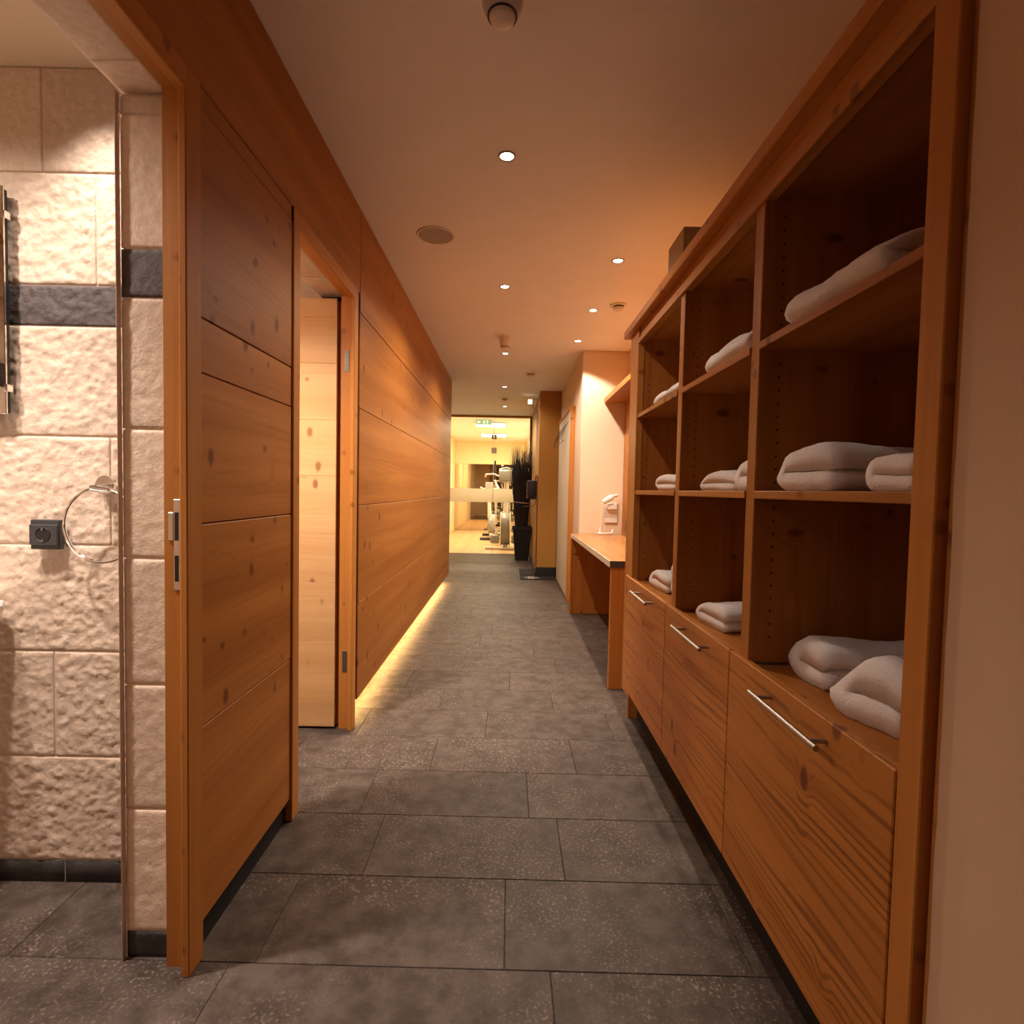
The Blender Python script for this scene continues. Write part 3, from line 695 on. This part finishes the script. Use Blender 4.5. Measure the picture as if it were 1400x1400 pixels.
def smoke(x, y, label, r=.06):
    t = thing('smoke_detector', (x, y, H), label, 'detector')
    obj('mount', MB().lathe([(r, 0), (r, -.008), (r * .9, -.011), (.0001, -.011)], (x, y, H)), M['white_plastic'], t)
    obj('slot', MB().lathe([(r * .62, -.0111), (r * .62, -.02)], (x, y, H), cap=False), M['black'], t)
    obj('cap', MB().lathe([(r * .66, -.02), (r * .62, -.034), (r * .4, -.04), (.0001, -.041)], (x, y, H)), M['white_plastic'], t)
smoke(.74, 3.86, 'flat round detector on the ceiling above the niche, right of a spotlight')
smoke(.205, 6.15, 'small round detector on the far ceiling, right of centre', .065)
smoke(-.102, 7.85, 'tiny round detector on the far ceiling just before the last spotlight', .055)
spot('washroom_lamp_and_fill', (-1.50, .95, Z_BC - .02), E_BATH, NEUTRAL, 150, .9, .035)
spot('washroom_lamp_and_fill', (-1.30, 1.02, Z_BC - .02), E_BATH * 1.55, NEUTRAL, 76, 1, .03)  # extra narrow beam, added to brighten the lower stone wall and washroom floor
spot('washroom_lamp_and_fill', (-1.10, 1.36, Z_BC - .02), E_BATH * .42, NEUTRAL, 96, 1, .03)
spot('cloakroom_lamp', (-1.13, 1.74, Z_BC - .02), E_ROOM2, NEUTRAL, 135, 1, .04)
spot('entry_fill', (-.04, -.4, H - .02), E_CORR * .06, WARM, 150, .7, .04)  # weak unseen light behind the camera, added as fill for the right plaster wall

# ------------------------------------------------------------------ glass partition and far end
gp = obj('window_1', boxmb(-1.5, .375, Y_GL - .03, Y_GL + .03, H - .035, H + .05, bev=.003), M['ochre'], **ST)
obj('frame_post', boxmb(.335, .3745, Y_GL - .03, Y_GL + .03, 0, H - .035, bev=.003), M['ochre'], gp)
obj('sill', boxmb(-1.5, .335, Y_GL - .02, Y_GL + .03, -.012, .004), M['trim_metal'], gp)
for x0, x1 in ((-1.495, -.306), (-.298, .333)):
    obj('pane', boxmb(x0, x1, Y_GL - .005, Y_GL + .005, .006, H - .037), M['glass'], gp)
    obj('frosted_band', boxmb(x0 + .001, x1 - .001, Y_GL - .0065, Y_GL - .0052, .925, 1.166), M['frost'], gp)
obj('pane_edge', boxmb(-.3055, -.2985, Y_GL - .004, Y_GL + .004, .006, H - .037), M['white_plastic'], gp)
for z0, z1 in ((1.80, 1.90), (2.05, 2.135)):
    for x0, x1 in ((-.343, -.307), (-.297, -.252)):
        obj('patch_fitting', boxmb(x0, x1, Y_GL - .016, Y_GL + .016, z0, z1, bev=.003), M['trim_metal'], gp)

# planter and twigs
vb = thing('planter', (.215, 8.92, 0), 'tall tapered black planter on the floor in front of the glass', 'planter')
mb = MB()
def sq(h, z): return [Vector((.215 + x * h, 8.92 + y * h, z)) for x, y in ((-1, -1), (1, -1), (1, 1), (-1, 1))]
mb.rings([sq(.108, 0.0), sq(.155, .50), sq(.168, .505), sq(.168, .56), sq(.150, .56), sq(.140, .47), sq(.02, .465)])
bmesh.ops.bevel(mb.bm, geom=[e for e in mb.bm.edges], offset=.004, segments=2, affect='EDGES')
obj('pot', mb, M['black'], vb)
tw = thing('twig_bundle', (.21, 8.92, .47), 'bundle of dark dry twigs tied with string, standing in the black planter', 'twigs')
mb = MB(); rnd = random.Random(3)
for k in range(420):
    a = rnd.uniform(0, 2 * math.pi); q = math.sqrt(rnd.random()); x0, y0 = .2 + .10 * q * math.cos(a), 8.92 + .10 * q * math.sin(a)
    xt, yt = .2 + .135 * q * math.cos(a), 8.92 + .13 * q * math.sin(a)
    h1 = rnd.uniform(1.45, 1.88); 
    if rnd.random() < .22: h1 += rnd.uniform(.02, .15)
    sp = rnd.uniform(.9, 1.35)
    x2, y2 = .2 + .19 * sp * q * math.cos(a) + rnd.gauss(0, .012), 8.92 + .16 * sp * q * math.sin(a) + rnd.gauss(0, .012)
    if rnd.random() < .06: x2 -= .10 * rnd.random()
    x2 = max(-.02, min(.363, x2)); xt = min(.345, xt)
    xm, ym, zm = (xt + x2) / 2 + rnd.gauss(0, .006), (yt + y2) / 2 + rnd.gauss(0, .006), (.95 + h1) / 2
    mb.tube([(x0, y0, .48), (xt, yt, .95), (xm, ym, zm), (x2, y2, h1)], [.0055, .005, .004, .0012], 4, cap=True)
obj('twigs', mb, M['twig'], tw, smooth=False, kind='stuff')
obj('string', MB().tube([(.2 + .148 * math.cos(a), 8.92 + .142 * math.sin(a), .945 + .008 * math.sin(2 * a)) for a in [k * 2 * math.pi / 32 for k in range(32)]], .008, 8, closed=True), M['string'], tw)

# black box on the pier with its hose, and a small fixture under the ceiling
dp = thing('wall_dispenser', (.32, 7.5, 1.03), 'black box fixed to the ochre pier in front of the twigs', 'dispenser')
obj('housing', boxmb(.235, .374, 7.45, 7.62, 1.03, 1.29, bev=.014, seg=3), M['black'], dp)
obj('hose', MB().tube([(.345, 7.44, 1.28), (.355, 7.40, 1.35), (.362, 7.32, 1.365), (.364, 7.24, 1.34), (.364, 7.22, 1.2), (.366, 7.212, .6), (.366, 7.212, .14)], .0075, 8), M['red_hose'], dp)
obj('lead', MB().tube([(.20, 7.6, .925), (.27, 7.55, .93), (.335, 7.46, .945), (.355, 7.40, .98), (.356, 7.38, 1.07)], .005, 6), M['red_hose'], dp)
fx = thing('wall_floodlight', (.3, 7.55, 2.38), 'small white square floodlight on a bracket high on the ochre pier', 'light')
obj('head', boxmb(.225, .285, 7.5, 7.56, 2.345, 2.405, bev=.006), plain('lit_white_box', (.9, .85, .75), .4, emit=(1, .85, .6), es=1.2), fx)
obj('bracket', MB().tube([(.28, 7.55, 2.41), (.30, 7.55, 2.42), (.374, 7.55, 2.415)], .006, 8), M['trim_metal'], fx)
obj('cable', MB().tube([(.283, 7.56, 2.36), (.300, 7.60, 2.30), (.372, 7.62, 2.24)], .003, 6), M['dark_hook'], fx)
# mat
mt = thing('floor_mat', (.4, 7.55, 0), 'black doormat with a pale printed emblem before the ochre pier', 'mat')
obj('carpet', boxmb(.155, .357, 7.28, 7.84, .0005, .009, bev=.002), M['mat_fibre'], mt)
obj('carpet_front', boxmb(.155, .655, 6.93, 7.18, .0005, .009, bev=.002), M['mat_fibre'], mt)
mp = MB()
for x0, x1, y0, y1 in ((.215, .385, 7.04, 7.08), (.26, .30, 6.97, 7.02), (.31, .34, 6.97, 7.02), (.26, .29, 7.10, 7.15), (.30, .33, 7.10, 7.14), (.385, .41, 7.05, 7.07)):
    mp.box(x0, x1, y0, y1, .0091, .0096)
obj('emblem', mp, M['mat_print'], mt)

# ------------------------------------------------------------------ fitness room behind the glass
GY1 = 15.2; GX0, GX1 = -1.55, .47
fg = obj('floor_gym', boxmb(GX0 - .1, GX1 + .2, Y_GL, GY1 + .1, -.12, -.003), M['gym_floor'], **ST)
obj('ceiling_gym', boxmb(GX0 - .1, GX1 + .2, Y_GL, GY1 + .1, 2.5, 2.6), M['gym_white'], **ST)
obj('wall_gym_back', boxmb(GX0 - .1, GX1 + .2, GY1, GY1 + .1, 0, 2.5), M['gym_wall'], **ST)
obj('wall_gym_left', boxmb(GX0 - .1, GX0, Y_GL + .04, GY1, 0, 2.5), M['gym_wall'], **ST)
obj('wall_gym_right', boxmb(GX1, GX1 + .2, Y_GL + .04, GY1, 0, 2.5), M['gym_white'], **ST)
gm = thing('gym_mirror', (-.4, 15.19, 0), 'wide mirror covering the lower back wall of the fitness room', 'mirror')
for x0, x1 in ((GX0 + .01, -1.33), (-1.327, -.2), (-.197, GX1 - .01)):
    obj('mirror_glass', boxmb(x0, x1, GY1 - .012, GY1 - .001, .004, 1.86, bev=.001), M['mirror_tint'], gm)
def gym_panel(x, y, label):
    t = thing('ceiling_light', (x, y, 2.5), label, 'light', 'bright panels on the fitness room ceiling')
    obj('frame', boxmb(x - .32, x + .32, y - .32, y + .32, 2.478, 2.4995, bev=.003), M['white_plastic'], t)
    obj('diffuser', boxmb(x - .3, x + .3, y - .3, y + .3, 2.472, 2.4779), M['lit_panel'], t)
    l = bpy.data.lights.new('lamp', 'AREA'); l.size = .58; l.energy = E_GYM; l.color = GYM
    o = bpy.data.objects.new('lamp', l); COL.objects.link(o); o.parent = t; o.location = (0, 0, -.032)
gym_panel(-.42, 11.2, 'bright square ceiling light in the fitness room, the nearer of two')
gym_panel(-.42, 13.3, 'bright square ceiling light in the fitness room, the farther of two')
ex = thing('exit_sign', (-.5, 10.1, 2.4), 'green emergency exit sign hanging behind the glass partition', 'sign')
obj('housing', boxmb(-.66, -.36, 10.105, 10.135, 2.352, 2.452, bev=.002), M['white_plastic'], ex)
obj('sign_face', boxmb(-.655, -.365, 10.100, 10.1049, 2.357, 2.447), M['exit_green'], ex)
obj('door_mark', boxmb(-.46, -.43, 10.0975, 10.0999, 2.37, 2.435), M['exit_white'], ex)
obj('arrow_mark', MB().prism([(-.64, 2.40), (-.60, 2.435), (-.60, 2.41), (-.57, 2.41), (-.57, 2.39), (-.60, 2.39), (-.60, 2.365)], 'y', 10.0975, 10.0999), M['exit_white'], ex)
obj('runner_mark', MB().prism([(-.53, 2.365), (-.515, 2.365), (-.505, 2.385), (-.495, 2.365), (-.48, 2.365), (-.495, 2.40), (-.478, 2.41), (-.49, 2.418), (-.497, 2.436), (-.508, 2.43), (-.51, 2.42), (-.53, 2.405), (-.524, 2.398), (-.512, 2.405)], 'y', 10.0975, 10.0999), M['exit_white'], ex)
obj('hanger', MB().tube([(-.51, 10.12, 2.452), (-.51, 10.12, 2.499)], .006, 8), M['white_plastic'], ex)

ct = thing('cross_trainer', (-.06, 10.7, 0), 'white and grey cross trainer seen front-on behind the glass', 'exercise machine')
mw, mg = M['machine_white'], M['machine_grey']
CX = -.075
mb = MB(); rs = []
for a in [k * 2 * math.pi / 28 for k in range(28)]: pass
mb.lathe([(.20, -.085), (.27, -.088), (.31, -.07), (.325, -.03), (.325, .03), (.31, .07), (.27, .088), (.20, .085)], (CX, 10.75, .375), axis='x', seg=32)
obj('flywheel_housing', mb, mg, ct)
for s_ in (-1, 1): obj('side_shell', MB().lathe([(.335, s_ * .078), (.345, s_ * .09), (.335, s_ * .1), (.16, s_ * .105), (.0001, s_ * .105)], (CX, 10.75, .375), axis='x', seg=32), mw, ct)
obj('column', MB().tube([(CX, 10.85, .62), (CX, 10.95, 1.0), (CX, 10.98, 1.36)], [.055, .048, .042], 14), mw, ct)
obj('console', MB().prism([(10.88, 1.33), (10.98, 1.30), (11.06, 1.55), (11.0, 1.58), (10.92, 1.54)], 'x', CX - .15, CX + .15, bev=.02), mg, ct)
obj('console_rim', MB().tube([(CX - .13, 11.0, 1.52), (CX - .14, 10.98, 1.57), (CX, 10.97, 1.60), (CX + .14, 10.98, 1.57), (CX + .13, 11.0, 1.52)], .012, 8), mw, ct)
for s_ in (-1, 1):
    ar = obj('moving_arm', MB().tube([(CX + s_ * .20, 10.9, .45), (CX + s_ * .20, 10.95, .9), (CX + s_ * .12, 11.0, 1.12), (CX + s_ * .20, 11.15, 1.25), (CX + s_ * .24, 11.2, 1.35)], .02, 10), mw, ct)
    obj('grip', MB().tube([(CX + s_ * .24, 11.2, 1.35), (CX + s_ * .24, 11.22, 1.75)], .02, 10), M['black'], ar)
    obj('fixed_handle', MB().tube([(CX + s_ * .06, 10.98, 1.38), (CX + s_ * .25, 11.0, 1.47), (CX + s_ * .42, 11.1, 1.46), (CX + s_ * .44, 11.3, 1.42)], .016, 10), mw, ct)
    pa = obj('pedal_arm', MB().tube([(CX + s_ * .17, 10.85, .36), (CX + s_ * .19, 11.7, .22)], .025, 10), mw, ct)
    obj('pedal', boxmb(CX + s_ * .19 - .07, CX + s_ * .19 + .07, 11.35, 11.75, .27, .30, bev=.01), M['black'], pa)
    obj('side_cover', boxmb(min(CX + s_ * .12, CX + s_ * .30), max(CX + s_ * .12, CX + s_ * .30), 10.75, 10.95, .08, .25, bev=.03, seg=3), mg, ct)
for y, wd in ((10.35, .38), (11.95, .33)):
    obj('stabiliser', MB().tube([(CX - wd, y, .03), (CX + wd, y, .03)], .027, 12), mw, ct)
obj('base_beam', boxmb(CX - .04, CX + .04, 10.33, 11.95, .03, .09, bev=.01), mg, ct)
eb = thing('exercise_bike', (-.36, 12.3, 0), 'grey recumbent exercise bike farther back in the fitness room', 'exercise machine')
obj('body', MB().lathe([(.0001, -.08), (.2, -.08), (.23, -.05), (.23, .05), (.2, .08), (.0001, .08)], (-.40, 12.1, .36), axis='x', seg=28), mg, eb)
obj('post', MB().tube([(-.45, 12.05, .5), (-.47, 11.95, 1.15)], [.05, .035], 12), mw, eb)
obj('display', boxmb(-.56, -.38, 11.9, 11.96, 1.12, 1.32, bev=.015), mg, eb)
obj('handlebar', MB().tube([(-.68, 12.3, 1.2), (-.64, 12.05, 1.18), (-.47, 11.97, 1.14), (-.3, 12.05, 1.18), (-.26, 12.3, 1.2)], .016, 10), mw, eb)
obj('frame', boxmb(-.45, -.36, 11.9, 13.1, .08, .16, bev=.02), mw, eb)
obj('seat', boxmb(-.56, -.26, 12.75, 13.1, .55, .62, bev=.03, seg=3), M['black'], eb)
obj('seat_post', boxmb(-.44, -.37, 12.88, 12.96, .15, .56, bev=.01), mw, eb)
for y in (11.92, 13.05): obj('foot_bar', MB().tube([(-.66, y, .035), (-.16, y, .035)], .033, 12), M['black'], eb)
for s_ in (-1, 1):
    obj('pedal', boxmb(-.41 + s_ * .13 - .04, -.41 + s_ * .13 + .04, 12.05, 12.15, .36 + s_ * .14, .39 + s_ * .14, bev=.006), M['black'], eb)
    obj('crank', MB().tube([(-.41 + s_ * .085, 12.1, .36), (-.41 + s_ * .10, 12.1, .37 + s_ * .14)], .014, 8), M['steel'], eb)
eb.location.y += .35
